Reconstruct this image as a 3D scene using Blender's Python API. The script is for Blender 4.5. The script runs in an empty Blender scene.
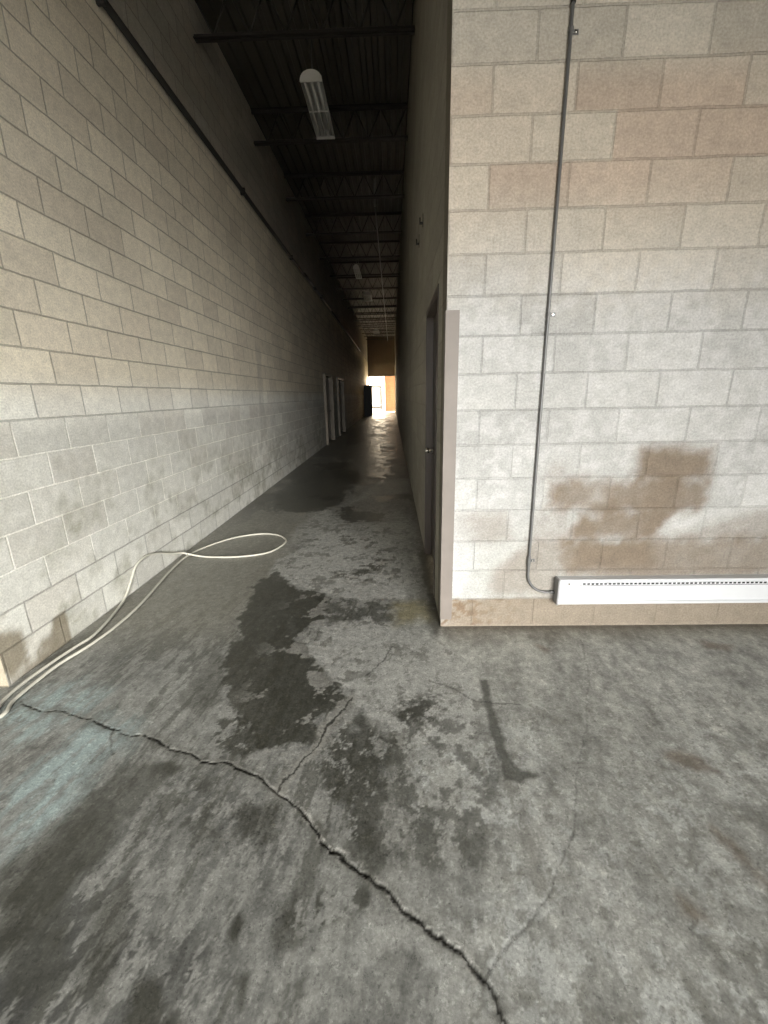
import bpy, bmesh, math, random
import numpy as np
from mathutils import Vector, Matrix

random.seed(7)
scene = bpy.context.scene
col = scene.collection

# ------------------------------------------------------------------ camera
F_PX, YAW, PITCH, ROLL, EYE = 417.5746, -0.024, 0.2728, -0.0201, 1.5204
cam_data = bpy.data.cameras.new('camera')
cam = bpy.data.objects.new('camera', cam_data)
col.objects.link(cam)
fw = Vector((math.sin(YAW) * math.cos(PITCH), math.cos(YAW) * math.cos(PITCH), -math.sin(PITCH)))
rt = Vector((math.cos(YAW), -math.sin(YAW), 0))
up = rt.cross(fw)
R_ = math.cos(ROLL) * rt + math.sin(ROLL) * up
U_ = -math.sin(ROLL) * rt + math.cos(ROLL) * up
cam.matrix_world = Matrix(((R_.x, U_.x, -fw.x, 0), (R_.y, U_.y, -fw.y, 0), (R_.z, U_.z, -fw.z, EYE), (0, 0, 0, 1)))
cam_data.sensor_fit = 'VERTICAL'
cam_data.sensor_height = 36.0
cam_data.sensor_width = 27.0
cam_data.lens = F_PX / 1024.0 * 36.0
cam_data.clip_start = 0.02
cam_data.clip_end = 300
scene.camera = cam

# ------------------------------------------------------------------ sky, daylight openings, exposure
SKY = 1.0
world = bpy.data.worlds.new('overcast_sky')
scene.world = world
world.use_nodes = True
wn = world.node_tree
bg = wn.nodes['Background']
bg.inputs[1].default_value = SKY


def glow(direction, k, colour):
    """a broad bright lobe added to the sky around one direction, to light the walls"""
    d = Vector(direction).normalized()
    dot = wn.nodes.new('ShaderNodeVectorMath')
    dot.operation = 'DOT_PRODUCT'
    dot.inputs[1].default_value = d
    wn.links.new(SKY_DIR, dot.inputs[0])
    ma = wn.nodes.new('ShaderNodeMath')
    ma.operation = 'MULTIPLY_ADD'
    ma.inputs[1].default_value = k
    ma.inputs[2].default_value = -k
    wn.links.new(dot.outputs['Value'], ma.inputs[0])
    ex = wn.nodes.new('ShaderNodeMath')
    ex.operation = 'EXPONENT'
    wn.links.new(ma.outputs[0], ex.inputs[0])
    sc = wn.nodes.new('ShaderNodeVectorMath')
    sc.operation = 'SCALE'
    sc.inputs[0].default_value = colour
    wn.links.new(ex.outputs[0], sc.inputs['Scale'])
    return sc.outputs[0]


SKY_DIR = wn.nodes.new('ShaderNodeTexCoord').outputs['Generated']
total = None
for lobe in (glow((0.455, -0.89, 0.29), 14.0, (31.0, 30.6, 29.6)),      # behind the camera, to the right
             glow((0.72, 0.60, 0.38), 7.0, (120.0, 98.0, 68.0))):       # beyond the far doorway, warmer
    ad = wn.nodes.new('ShaderNodeVectorMath')
    ad.operation = 'ADD'
    ad.inputs[0].default_value = (0.8, 0.8, 0.79)
    wn.links.new(lobe, ad.inputs[1])
    if total is not None:
        wn.links.new(total, ad.inputs[0])
    total = ad.outputs[0]
wn.links.new(total, bg.inputs[0])
scene.view_settings.view_transform = 'Standard'
scene.view_settings.look = 'None'
scene.view_settings.gamma = 1.0
scene.view_settings.use_curve_mapping = False
scene.view_settings.exposure = 1.06
scene.cycles.max_bounces = 10
scene.cycles.diffuse_bounces = 2
scene.cycles.glossy_bounces = 4
scene.cycles.sample_clamp_indirect = 6.0

# the bay behind the camera opens to the outside through a wide dock doorway; the corridor ends in another
DOCK_Y, DOCK_X0, DOCK_X1, DOCK_H = -6.0, -2.5, 5.0, 3.6
END_Y, END_H = 39.5, 3.15
XL, XR, FRONT_Y, LEFT_END = -2.146, 0.308, 2.53, 1.93


def portal(name, x0, x1, z0, z1, y, facing):
    d = bpy.data.lights.new(name, 'AREA')
    d.shape = 'RECTANGLE'
    d.size, d.size_y = x1 - x0, z1 - z0
    d.energy = 1
    d.cycles.is_portal = True
    o = bpy.data.objects.new(name, d)
    col.objects.link(o)
    o.location = ((x0 + x1) / 2, y, (z0 + z1) / 2)
    o.rotation_euler = (math.radians(90 if facing > 0 else -90), 0, 0)
    return o


portal('dock_doorway_daylight', DOCK_X0, DOCK_X1, 0.0, DOCK_H, DOCK_Y - 0.1, 1)
portal('far_doorway_daylight', XL, XR, 0.0, END_H, END_Y + 0.1, -1)


def deck_z(y):
    return 5.82 + 0.02 * (y - 6.0)


# ------------------------------------------------------------------ helpers
def smooth(e0, e1, x):
    t = np.clip((x - e0) / (e1 - e0), 0, 1)
    return t * t * (3 - 2 * t)


def hsh(i, j, seed):
    n = (i.astype(np.int64) * 374761393 + j.astype(np.int64) * 668265263 + seed * 1442695041) & 0xFFFFFFFF
    n = ((n ^ (n >> 13)) * 1274126177) & 0xFFFFFFFF
    n = (n ^ (n >> 16)) & 0xFFFFFFFF
    return n.astype(np.float64) / 4294967295.0


def vnoise(x, y, seed=0):
    xi, yi = np.floor(x), np.floor(y)
    fx, fy = x - xi, y - yi
    fx = fx * fx * (3 - 2 * fx)
    fy = fy * fy * (3 - 2 * fy)
    a, b = hsh(xi, yi, seed), hsh(xi + 1, yi, seed)
    c, d = hsh(xi, yi + 1, seed), hsh(xi + 1, yi + 1, seed)
    return (a * (1 - fx) + b * fx) * (1 - fy) + (c * (1 - fx) + d * fx) * fy


def fbm(x, y, f, octv=5, seed=0, gain=0.55):
    s, amp, tot = 0.0, 1.0, 0.0
    for k in range(octv):
        s = s + amp * vnoise(x * f + 13.7 * k, y * f - 7.1 * k, seed + k)
        tot += amp
        amp *= gain
        f *= 2.03
    return s / tot


def poly_sd(x, y, poly):
    """signed distance to a polygon, positive inside"""
    n = len(poly)
    d = np.full(x.shape, 1e9)
    ins = np.zeros(x.shape, bool)
    for k in range(n):
        x0, y0 = poly[k]
        x1, y1 = poly[(k + 1) % n]
        ex, ey = x1 - x0, y1 - y0
        t = np.clip(((x - x0) * ex + (y - y0) * ey) / (ex * ex + ey * ey + 1e-12), 0, 1)
        d = np.minimum(d, (x - x0 - t * ex) ** 2 + (y - y0 - t * ey) ** 2)
        if y0 != y1:
            c = ((y0 > y) != (y1 > y)) & (x < (x1 - x0) * (y - y0) / (y1 - y0) + x0)
            ins ^= c
    d = np.sqrt(d)
    return np.where(ins, d, -d)


def poly_mask(X, Y, poly, warp, edge, amp, pad=0.5):
    """soft, ragged mask of a polygon over the grid"""
    px = [p[0] for p in poly]
    py = [p[1] for p in poly]
    m = np.zeros(X.shape)
    sel = (X > min(px) - pad) & (X < max(px) + pad) & (Y > min(py) - pad) & (Y < max(py) + pad)
    if sel.any():
        d = poly_sd(X[sel], Y[sel], poly)
        m[sel] = smooth(-edge, edge, d + amp * (warp[sel] - 0.5) * 2)
    return m


def line_dist(x, y, line):
    """distance to a polyline and the running fraction along it"""
    seg = [math.dist(line[k], line[k + 1]) for k in range(len(line) - 1)]
    tot = sum(seg)
    d = np.full(x.shape, 1e9)
    u = np.zeros(x.shape)
    acc = 0
    for k in range(len(line) - 1):
        (x0, y0), (x1, y1) = line[k], line[k + 1]
        ex, ey = x1 - x0, y1 - y0
        t = np.clip(((x - x0) * ex + (y - y0) * ey) / (ex * ex + ey * ey + 1e-12), 0, 1)
        dd = np.hypot(x - x0 - t * ex, y - y0 - t * ey)
        better = dd < d
        d = np.where(better, dd, d)
        u = np.where(better, (acc + t * seg[k]) / tot, u)
        acc += seg[k]
    return d, u


def mixc(c, k, m):
    m = m[..., None]
    return c * (1 - m) + np.array(k) * m


class MB:
    """collects shapes for ONE mesh object, with metric UVs"""

    def __init__(self):
        self.bm = bmesh.new()

    def box(self, x0, x1, y0, y1, z0, z1, mi=0):
        v = [self.bm.verts.new(p) for p in ((x0, y0, z0), (x1, y0, z0), (x1, y1, z0), (x0, y1, z0),
                                            (x0, y0, z1), (x1, y0, z1), (x1, y1, z1), (x0, y1, z1))]
        for f in ((3, 2, 1, 0), (4, 5, 6, 7), (0, 1, 5, 4), (1, 2, 6, 5), (2, 3, 7, 6), (3, 0, 4, 7)):
            self.bm.faces.new([v[i] for i in f]).material_index = mi
        return self

    def prism(self, prof, axis, a0, a1, mi=0, caps=True):
        """closed profile swept along an axis; prof holds the two other coordinates in xyz order"""
        def P(p, a):
            return (a, p[0], p[1]) if axis == 0 else ((p[0], a, p[1]) if axis == 1 else (p[0], p[1], a))
        A = [self.bm.verts.new(P(p, a0)) for p in prof]
        B = [self.bm.verts.new(P(p, a1)) for p in prof]
        n = len(prof)
        for k in range(n):
            self.bm.faces.new((A[k], A[(k + 1) % n], B[(k + 1) % n], B[k])).material_index = mi
        if caps:
            self.bm.faces.new(A[::-1]).material_index = mi
            self.bm.faces.new(B).material_index = mi
        return self

    def tube(self, pts, r, seg=10, mi=0, rs=None):
        pts = [Vector(p) for p in pts]
        n = len(pts)
        rings = []
        ref = None
        for k in range(n):
            t = (pts[min(k + 1, n - 1)] - pts[max(k - 1, 0)]).normalized()
            if ref is None:
                ref = Vector((0, 0, 1)) if abs(t.z) < 0.9 else Vector((0, 1, 0))
            s = t.cross(ref).normalized()
            q = s.cross(t).normalized()
            ref = q
            rr = rs[k] if rs else r
            rings.append([self.bm.verts.new(pts[k] + rr * (math.cos(a) * s + math.sin(a) * q))
                          for a in (2 * math.pi * i / seg for i in range(seg))])
        for k in range(n - 1):
            for i in range(seg):
                f = self.bm.faces.new((rings[k][i], rings[k][(i + 1) % seg], rings[k + 1][(i + 1) % seg], rings[k + 1][i]))
                f.smooth = True
                f.material_index = mi
        self.bm.faces.new(rings[0][::-1]).material_index = mi
        self.bm.faces.new(rings[-1]).material_index = mi
        return self

    def build(self, name, mats, parent=None, bevel=0):
        bmesh.ops.recalc_face_normals(self.bm, faces=self.bm.faces)
        top, off = parent, Vector((0, 0, 0))
        while top is not None:
            off += top.location
            top = top.parent
        bmesh.ops.translate(self.bm, verts=self.bm.verts, vec=-off)
        me = bpy.data.meshes.new(name)
        self.bm.to_mesh(me)
        self.bm.free()
        for m in (mats if isinstance(mats, (list, tuple)) else [mats]):
            me.materials.append(m)
        o = bpy.data.objects.new(name, me)
        col.objects.link(o)
        if parent:
            o.parent = parent
        if bevel:
            b = o.modifiers.new('bevel', 'BEVEL')
            b.width = bevel
            b.segments = 2
            b.limit_method = 'ANGLE'
        return o


def tag(o, label, cat, group=None, kind=None):
    o['label'] = label
    o['category'] = cat
    if group:
        o['group'] = group
    if kind:
        o['kind'] = kind
    return o


def thing(name, label, cat, loc, group=None):
    o = bpy.data.objects.new(name, None)
    o.empty_display_size = 0.1
    col.objects.link(o)
    o.location = loc
    return tag(o, label, cat, group)


def struct(o, label=None, cat=None):
    o['kind'] = 'structure'
    if label:
        o['label'] = label
        o['category'] = cat
    return o


def spline(pts, per=6):
    P = [np.array(p, float) for p in pts]
    P = [2 * P[0] - P[1]] + P + [2 * P[-1] - P[-2]]
    out = []
    for k in range(1, len(P) - 2):
        a, b, c, d = P[k - 1:k + 3]
        for i in range(per):
            t = i / per
            out.append(0.5 * (2 * b + (c - a) * t + (2 * a - 5 * b + 4 * c - d) * t * t + (3 * b - a - 3 * c + d) * t ** 3))
    out.append(P[-2])
    return [tuple(p) for p in out]


# ------------------------------------------------------------------ materials
def new_mat(name):
    m = bpy.data.materials.new(name)
    m.use_nodes = True
    nt = m.node_tree
    return m, nt, nt.nodes['Principled BSDF']


def nd(nt, kind, **kw):
    n = nt.nodes.new(kind)
    for k, v in kw.items():
        if k in n.inputs:
            n.inputs[k].default_value = v
        else:
            setattr(n, k, v)
    return n


def plain(name, c, rough=0.6, metal=0.0, var=0.25, scale=9.0, bump=0.0, spec=0.5):
    """one colour broken up by object-space noise"""
    m, nt, b = new_mat(name)
    tc = nt.nodes.new('ShaderNodeTexCoord')
    no = nd(nt, 'ShaderNodeTexNoise', Scale=scale, Detail=6.0, Roughness=0.6)
    nt.links.new(tc.outputs['Object'], no.inputs['Vector'])
    mx = nd(nt, 'ShaderNodeMix', data_type='RGBA')
    mx.inputs[6].default_value = (*[v * (1 - var) for v in c], 1)
    mx.inputs[7].default_value = (*[min(1, v * (1 + var)) for v in c], 1)
    nt.links.new(no.outputs['Fac'], mx.inputs[0])
    nt.links.new(mx.outputs[2], b.inputs['Base Color'])
    b.inputs['Roughness'].default_value = rough
    b.inputs['Metallic'].default_value = metal
    b.inputs['Specular IOR Level'].default_value = spec
    if bump:
        bp = nd(nt, 'ShaderNodeBump', Strength=bump, Distance=0.004)
        n2 = nd(nt, 'ShaderNodeTexNoise', Scale=scale * 12, Detail=3.0)
        nt.links.new(tc.outputs['Object'], n2.inputs['Vector'])
        nt.links.new(n2.outputs['Fac'], bp.inputs['Height'])
        nt.links.new(bp.outputs['Normal'], b.inputs['Normal'])
    return m


def block_mat(name):
    """concrete block wall: colour and joint tone come from the wall's own mesh, joints from a brick pattern in metres"""
    m, nt, b = new_mat(name)
    uv = nd(nt, 'ShaderNodeUVMap', uv_map='metres')
    at = nd(nt, 'ShaderNodeAttribute', attribute_name='tint')
    wob = nd(nt, 'ShaderNodeTexNoise', Scale=7.0, Detail=2.0)
    nt.links.new(uv.outputs['UV'], wob.inputs['Vector'])
    sub = nd(nt, 'ShaderNodeVectorMath', operation='SUBTRACT')
    sub.inputs[1].default_value = (0.5, 0.5, 0.5)
    nt.links.new(wob.outputs['Color'], sub.inputs[0])
    scl = nd(nt, 'ShaderNodeVectorMath', operation='SCALE')
    scl.inputs['Scale'].default_value = 0.008
    nt.links.new(sub.outputs[0], scl.inputs[0])
    add = nd(nt, 'ShaderNodeVectorMath', operation='ADD')
    nt.links.new(uv.outputs['UV'], add.inputs[0])
    nt.links.new(scl.outputs[0], add.inputs[1])
    br = nd(nt, 'ShaderNodeTexBrick', offset=0.5, offset_frequency=2, squash=1.0)
    br.inputs['Scale'].default_value = 1.0
    br.inputs['Brick Width'].default_value = 0.4064
    br.inputs['Row Height'].default_value = 0.2032
    br.inputs['Mortar Size'].default_value = 0.0065
    br.inputs['Mortar Smooth'].default_value = 0.35
    nt.links.new(add.outputs[0], br.inputs['Vector'])
    # grain of the block face
    g1 = nd(nt, 'ShaderNodeTexNoise', Scale=85.0, Detail=4.0, Roughness=0.75)
    g2 = nd(nt, 'ShaderNodeTexNoise', Scale=14.0, Detail=5.0, Roughness=0.65)
    for g in (g1, g2):
        nt.links.new(uv.outputs['UV'], g.inputs['Vector'])
    mr = nd(nt, 'ShaderNodeMapRange')
    mr.inputs['From Min'].default_value = 0.3
    mr.inputs['From Max'].default_value = 0.7
    mr.inputs['To Min'].default_value = 0.74
    mr.inputs['To Max'].default_value = 1.22
    nt.links.new(g1.outputs['Fac'], mr.inputs['Value'])
    mr2 = nd(nt, 'ShaderNodeMapRange')
    mr2.inputs['From Min'].default_value = 0.3
    mr2.inputs['From Max'].default_value = 0.7
    mr2.inputs['To Min'].default_value = 0.88
    mr2.inputs['To Max'].default_value = 1.10
    nt.links.new(g2.outputs['Fac'], mr2.inputs['Value'])
    mu = nd(nt, 'ShaderNodeMath', operation='MULTIPLY')
    nt.links.new(mr.outputs[0], mu.inputs[0])
    nt.links.new(mr2.outputs[0], mu.inputs[1])
    # joint tone = tint * alpha
    one = nd(nt, 'ShaderNodeMix', data_type='FLOAT')
    one.inputs[2].default_value = 1.0
    nt.links.new(br.outputs['Fac'], one.inputs[0])
    nt.links.new(at.outputs['Alpha'], one.inputs[3])
    mu2 = nd(nt, 'ShaderNodeMath', operation='MULTIPLY')
    nt.links.new(mu.outputs[0], mu2.inputs[0])
    nt.links.new(one.outputs[0], mu2.inputs[1])
    vm = nd(nt, 'ShaderNodeVectorMath', operation='SCALE')
    nt.links.new(at.outputs['Color'], vm.inputs[0])
    nt.links.new(mu2.outputs[0], vm.inputs['Scale'])
    nt.links.new(vm.outputs[0], b.inputs['Base Color'])
    b.inputs['Roughness'].default_value = 0.75
    b.inputs['Specular IOR Level'].default_value = 0.25
    b1 = nd(nt, 'ShaderNodeBump', Strength=0.9, Distance=0.006, invert=True)
    nt.links.new(br.outputs['Fac'], b1.inputs['Height'])
    b2 = nd(nt, 'ShaderNodeBump', Strength=0.35, Distance=0.003)
    nt.links.new(g1.outputs['Fac'], b2.inputs['Height'])
    nt.links.new(b1.outputs['Normal'], b2.inputs['Normal'])
    nt.links.new(b2.outputs['Normal'], b.inputs['Normal'])
    return m


def floor_mat():
    m, nt, b = new_mat('stained_concrete')
    at = nd(nt, 'ShaderNodeAttribute', attribute_name='tint')
    tc = nt.nodes.new('ShaderNodeTexCoord')
    g1 = nd(nt, 'ShaderNodeTexNoise', Scale=110.0, Detail=5.0, Roughness=0.7)
    g2 = nd(nt, 'ShaderNodeTexNoise', Scale=22.0, Detail=6.0, Roughness=0.7)
    for g in (g1, g2):
        nt.links.new(tc.outputs['Object'], g.inputs['Vector'])
    a1 = nd(nt, 'ShaderNodeMapRange')
    a2 = nd(nt, 'ShaderNodeMapRange')
    for a, g, lo, hi in ((a1, g1, 0.72, 1.28), (a2, g2, 0.72, 1.28)):
        a.inputs['From Min'].default_value = 0.3
        a.inputs['From Max'].default_value = 0.7
        a.inputs['To Min'].default_value = lo
        a.inputs['To Max'].default_value = hi
        nt.links.new(g.outputs['Fac'], a.inputs['Value'])
    mu = nd(nt, 'ShaderNodeMath', operation='MULTIPLY')
    nt.links.new(a1.outputs[0], mu.inputs[0])
    nt.links.new(a2.outputs[0], mu.inputs[1])
    # sharp pale flecks and dark pits in the worn surface
    for scale, e0, e1, gain, off in ((38.0, 0.555, 0.585, 1.34, 0.0), (55.0, 0.575, 0.60, 0.62, 31.0), (140.0, 0.60, 0.63, 1.35, 57.0)):
        mp = nd(nt, 'ShaderNodeMapping')
        mp.inputs['Location'].default_value = (off, -off, 0)
        nt.links.new(tc.outputs['Object'], mp.inputs['Vector'])
        g = nd(nt, 'ShaderNodeTexNoise', Scale=scale, Detail=8.0, Roughness=0.75)
        nt.links.new(mp.outputs[0], g.inputs['Vector'])
        a = nd(nt, 'ShaderNodeMapRange')
        a.inputs['From Min'].default_value = e0
        a.inputs['From Max'].default_value = e1
        a.inputs['To Min'].default_value = 1.0
        a.inputs['To Max'].default_value = gain
        nt.links.new(g.outputs['Fac'], a.inputs['Value'])
        m2 = nd(nt, 'ShaderNodeMath', operation='MULTIPLY')
        nt.links.new(mu.outputs[0], m2.inputs[0])
        nt.links.new(a.outputs[0], m2.inputs[1])
        mu = m2
    vm = nd(nt, 'ShaderNodeVectorMath', operation='SCALE')
    nt.links.new(at.outputs['Color'], vm.inputs[0])
    nt.links.new(mu.outputs[0], vm.inputs['Scale'])
    nt.links.new(vm.outputs[0], b.inputs['Base Color'])
    nt.links.new(at.outputs['Alpha'], b.inputs['Roughness'])
    b.inputs['Specular IOR Level'].default_value = 0.5
    # wet (low roughness) skin is smoother than the dry, gritty concrete
    bs = nd(nt, 'ShaderNodeMapRange')
    bs.inputs['From Min'].default_value = 0.2
    bs.inputs['From Max'].default_value = 0.55
    bs.inputs['To Min'].default_value = 0.05
    bs.inputs['To Max'].default_value = 0.30
    nt.links.new(at.outputs['Alpha'], bs.inputs['Value'])
    bp = nd(nt, 'ShaderNodeBump', Distance=0.004)
    nt.links.new(bs.outputs[0], bp.inputs['Strength'])
    nt.links.new(g2.outputs['Fac'], bp.inputs['Height'])
    nt.links.new(bp.outputs['Normal'], b.inputs['Normal'])
    return m


BLOCK = block_mat('painted_concrete_block')
FLOOR = floor_mat()
STEEL_DECK = plain('roof_deck_steel', (0.06, 0.054, 0.044), 0.6, var=0.3, scale=2)
JOIST = plain('joist_primer', (0.016, 0.0135, 0.0115), 0.6, var=0.3, scale=6)
GALV = plain('galvanized_conduit', (0.17, 0.17, 0.165), 0.45, 0.5, var=0.15, scale=30)
DARKPIPE = plain('dark_iron_pipe', (0.02, 0.019, 0.017), 0.5, 0.0, var=0.3, scale=10)
GUARD = plain('corner_guard_steel', (0.195, 0.168, 0.145), 0.55, 0.0, var=0.22, scale=7, bump=0.1)
WHITE = plain('white_enamel', (0.64, 0.65, 0.66), 0.35, var=0.05, scale=12)
GREYEND = plain('grey_enamel', (0.30, 0.30, 0.30), 0.45, var=0.12, scale=12)
DARKHOLE = plain('dark_slot', (0.03, 0.03, 0.03), 0.8, var=0.1)
HOSE = plain('cream_rubber_hose', (0.47, 0.455, 0.385), 0.5, var=0.12, scale=20)
DOORB = plain('brown_door_paint', (0.045, 0.034, 0.026), 0.3, var=0.2, scale=3)
FRAMEB = plain('brown_frame_paint', (0.085, 0.068, 0.056), 0.4, var=0.2, scale=5)
FRAMEL = plain('worn_tan_frame_paint', (0.16, 0.13, 0.092), 0.45, var=0.6, scale=4)
CHROME = plain('worn_chrome', (0.6, 0.58, 0.54), 0.22, 1.0, var=0.1)
CABINET = plain('black_cabinet_paint', (0.014, 0.013, 0.012), 0.5, var=0.3, scale=3)
PLY = plain('brown_panelling', (0.07, 0.05, 0.029), 0.6, var=0.3, scale=3)
LAMPW = plain('lamp_housing_paint', (0.5, 0.5, 0.47), 0.4, var=0.12, scale=8)
TUBEW = plain('fluorescent_tube_glass', (0.55, 0.55, 0.52), 0.2, var=0.05)
FENCEP = plain('pale_fence_paint', (0.1, 0.1, 0.1), 0.5, var=0.1)
YARD = plain('sunny_yard_concrete', (0.26, 0.25, 0.23), 0.8, var=0.1, scale=1.5)
APRON = plain('outdoor_asphalt', (0.085, 0.085, 0.085), 0.8, var=0.15, scale=1.5)
DOCKP = plain('bay_wall_paint', (0.10, 0.10, 0.095), 0.8, var=0.1, scale=2)


def brick_mat():
    m, nt, b = new_mat('orange_brick')
    tc = nt.nodes.new('ShaderNodeTexCoord')
    mp = nd(nt, 'ShaderNodeMapping')
    mp.inputs['Rotation'].default_value = (math.radians(90), 0, 0)
    nt.links.new(tc.outputs['Object'], mp.inputs['Vector'])
    br = nd(nt, 'ShaderNodeTexBrick')
    br.inputs['Scale'].default_value = 1.0
    br.inputs['Brick Width'].default_value = 0.22
    br.inputs['Row Height'].default_value = 0.075
    br.inputs['Mortar Size'].default_value = 0.006
    br.inputs['Color1'].default_value = (0.19, 0.075, 0.022, 1)
    br.inputs['Color2'].default_value = (0.13, 0.05, 0.015, 1)
    br.inputs['Mortar'].default_value = (0.22, 0.13, 0.06, 1)
    nt.links.new(mp.outputs[0], br.inputs['Vector'])
    nt.links.new(br.outputs['Color'], b.inputs['Base Color'])
    b.inputs['Roughness'].default_value = 0.8
    return m


BRICK = brick_mat()


# ------------------------------------------------------------------ grid surfaces (floor and walls)
def grid_mesh(name, verts, nx, ny, tint, uvs, mat, extra=None, flip=False, keep=None):
    """one mesh: an nx*ny vertex grid carrying a per-vertex tint, plus optional plain boxes (verts, quads, uv)"""
    ev, ef, euv = extra or ([], [], [])
    V = np.concatenate([verts, np.array(ev, float).reshape(-1, 3)])
    i, j = np.meshgrid(np.arange(nx - 1), np.arange(ny - 1))
    a = (j * nx + i).ravel()
    Q = np.stack([a, a + 1, a + nx + 1, a + nx], 1)
    if keep is not None:
        Q = Q[keep]
    if flip:
        Q = Q[:, ::-1]
    nq = len(Q)
    E = np.array(ef, int).reshape(-1, 4) + len(verts)
    Q = np.concatenate([Q, E])
    me = bpy.data.meshes.new(name)
    me.vertices.add(len(V))
    me.vertices.foreach_set('co', V.astype(np.float32).ravel())
    me.loops.add(Q.size)
    me.loops.foreach_set('vertex_index', Q.astype(np.int32).ravel())
    me.polygons.add(len(Q))
    me.polygons.foreach_set('loop_start', np.arange(0, Q.size, 4, dtype=np.int32))
    me.update(calc_edges=True)
    at = me.attributes.new('tint', 'FLOAT_COLOR', 'POINT')
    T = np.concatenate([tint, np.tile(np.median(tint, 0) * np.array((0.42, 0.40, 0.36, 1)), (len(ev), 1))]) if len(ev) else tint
    at.data.foreach_set('color', T.astype(np.float32).ravel())
    U = np.concatenate([uvs, np.array(euv, float).reshape(-1, 2)]) if len(ev) else uvs
    uvl = me.uv_layers.new(name='metres')
    uvl.data.foreach_set('uv', U[Q.ravel()].astype(np.float32).ravel())
    me.materials.append(mat)
    me.validate()
    o = bpy.data.objects.new(name, me)
    col.objects.link(o)
    return o


def steps(*spans):
    out = []
    for a, b, s in spans:
        n = max(1, int(round((b - a) / s)))
        out += list(np.linspace(a, b, n + 1)[:-1])
    return np.array(out + [spans[-1][1]])


def box_extra(lst, x0, x1, y0, y1, z0, z1, skip=(), u_of=None):
    """append a box (its own vertices per face, metric uv) to lst = (verts, faces, uvs)"""
    ev, ef, eu = lst
    faces = {'-x': ((x0, y1, z0), (x0, y0, z0), (x0, y0, z1), (x0, y1, z1)),
             '+x': ((x1, y0, z0), (x1, y1, z0), (x1, y1, z1), (x1, y0, z1)),
             '-y': ((x0, y0, z0), (x1, y0, z0), (x1, y0, z1), (x0, y0, z1)),
             '+y': ((x1, y1, z0), (x0, y1, z0), (x0, y1, z1), (x1, y1, z1)),
             '-z': ((x0, y1, z0), (x1, y1, z0), (x1, y0, z0), (x0, y0, z0)),
             '+z': ((x0, y0, z1), (x1, y0, z1), (x1, y1, z1), (x0, y1, z1))}
    for k, q in faces.items():
        if k in skip:
            continue
        n = len(ev)
        for p in q:
            ev.append(p)
            eu.append(((p[1] if k[1] == 'x' else p[0]) + 0.2032, p[2]))
        ef.append((n, n + 1, n + 2, n + 3))


def block_index(u, z):
    row = np.floor(z / 0.2032)
    k = np.floor((u + np.where(row % 2 == 0, 0.2032, 0.0)) / 0.4064)
    return row, k


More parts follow.
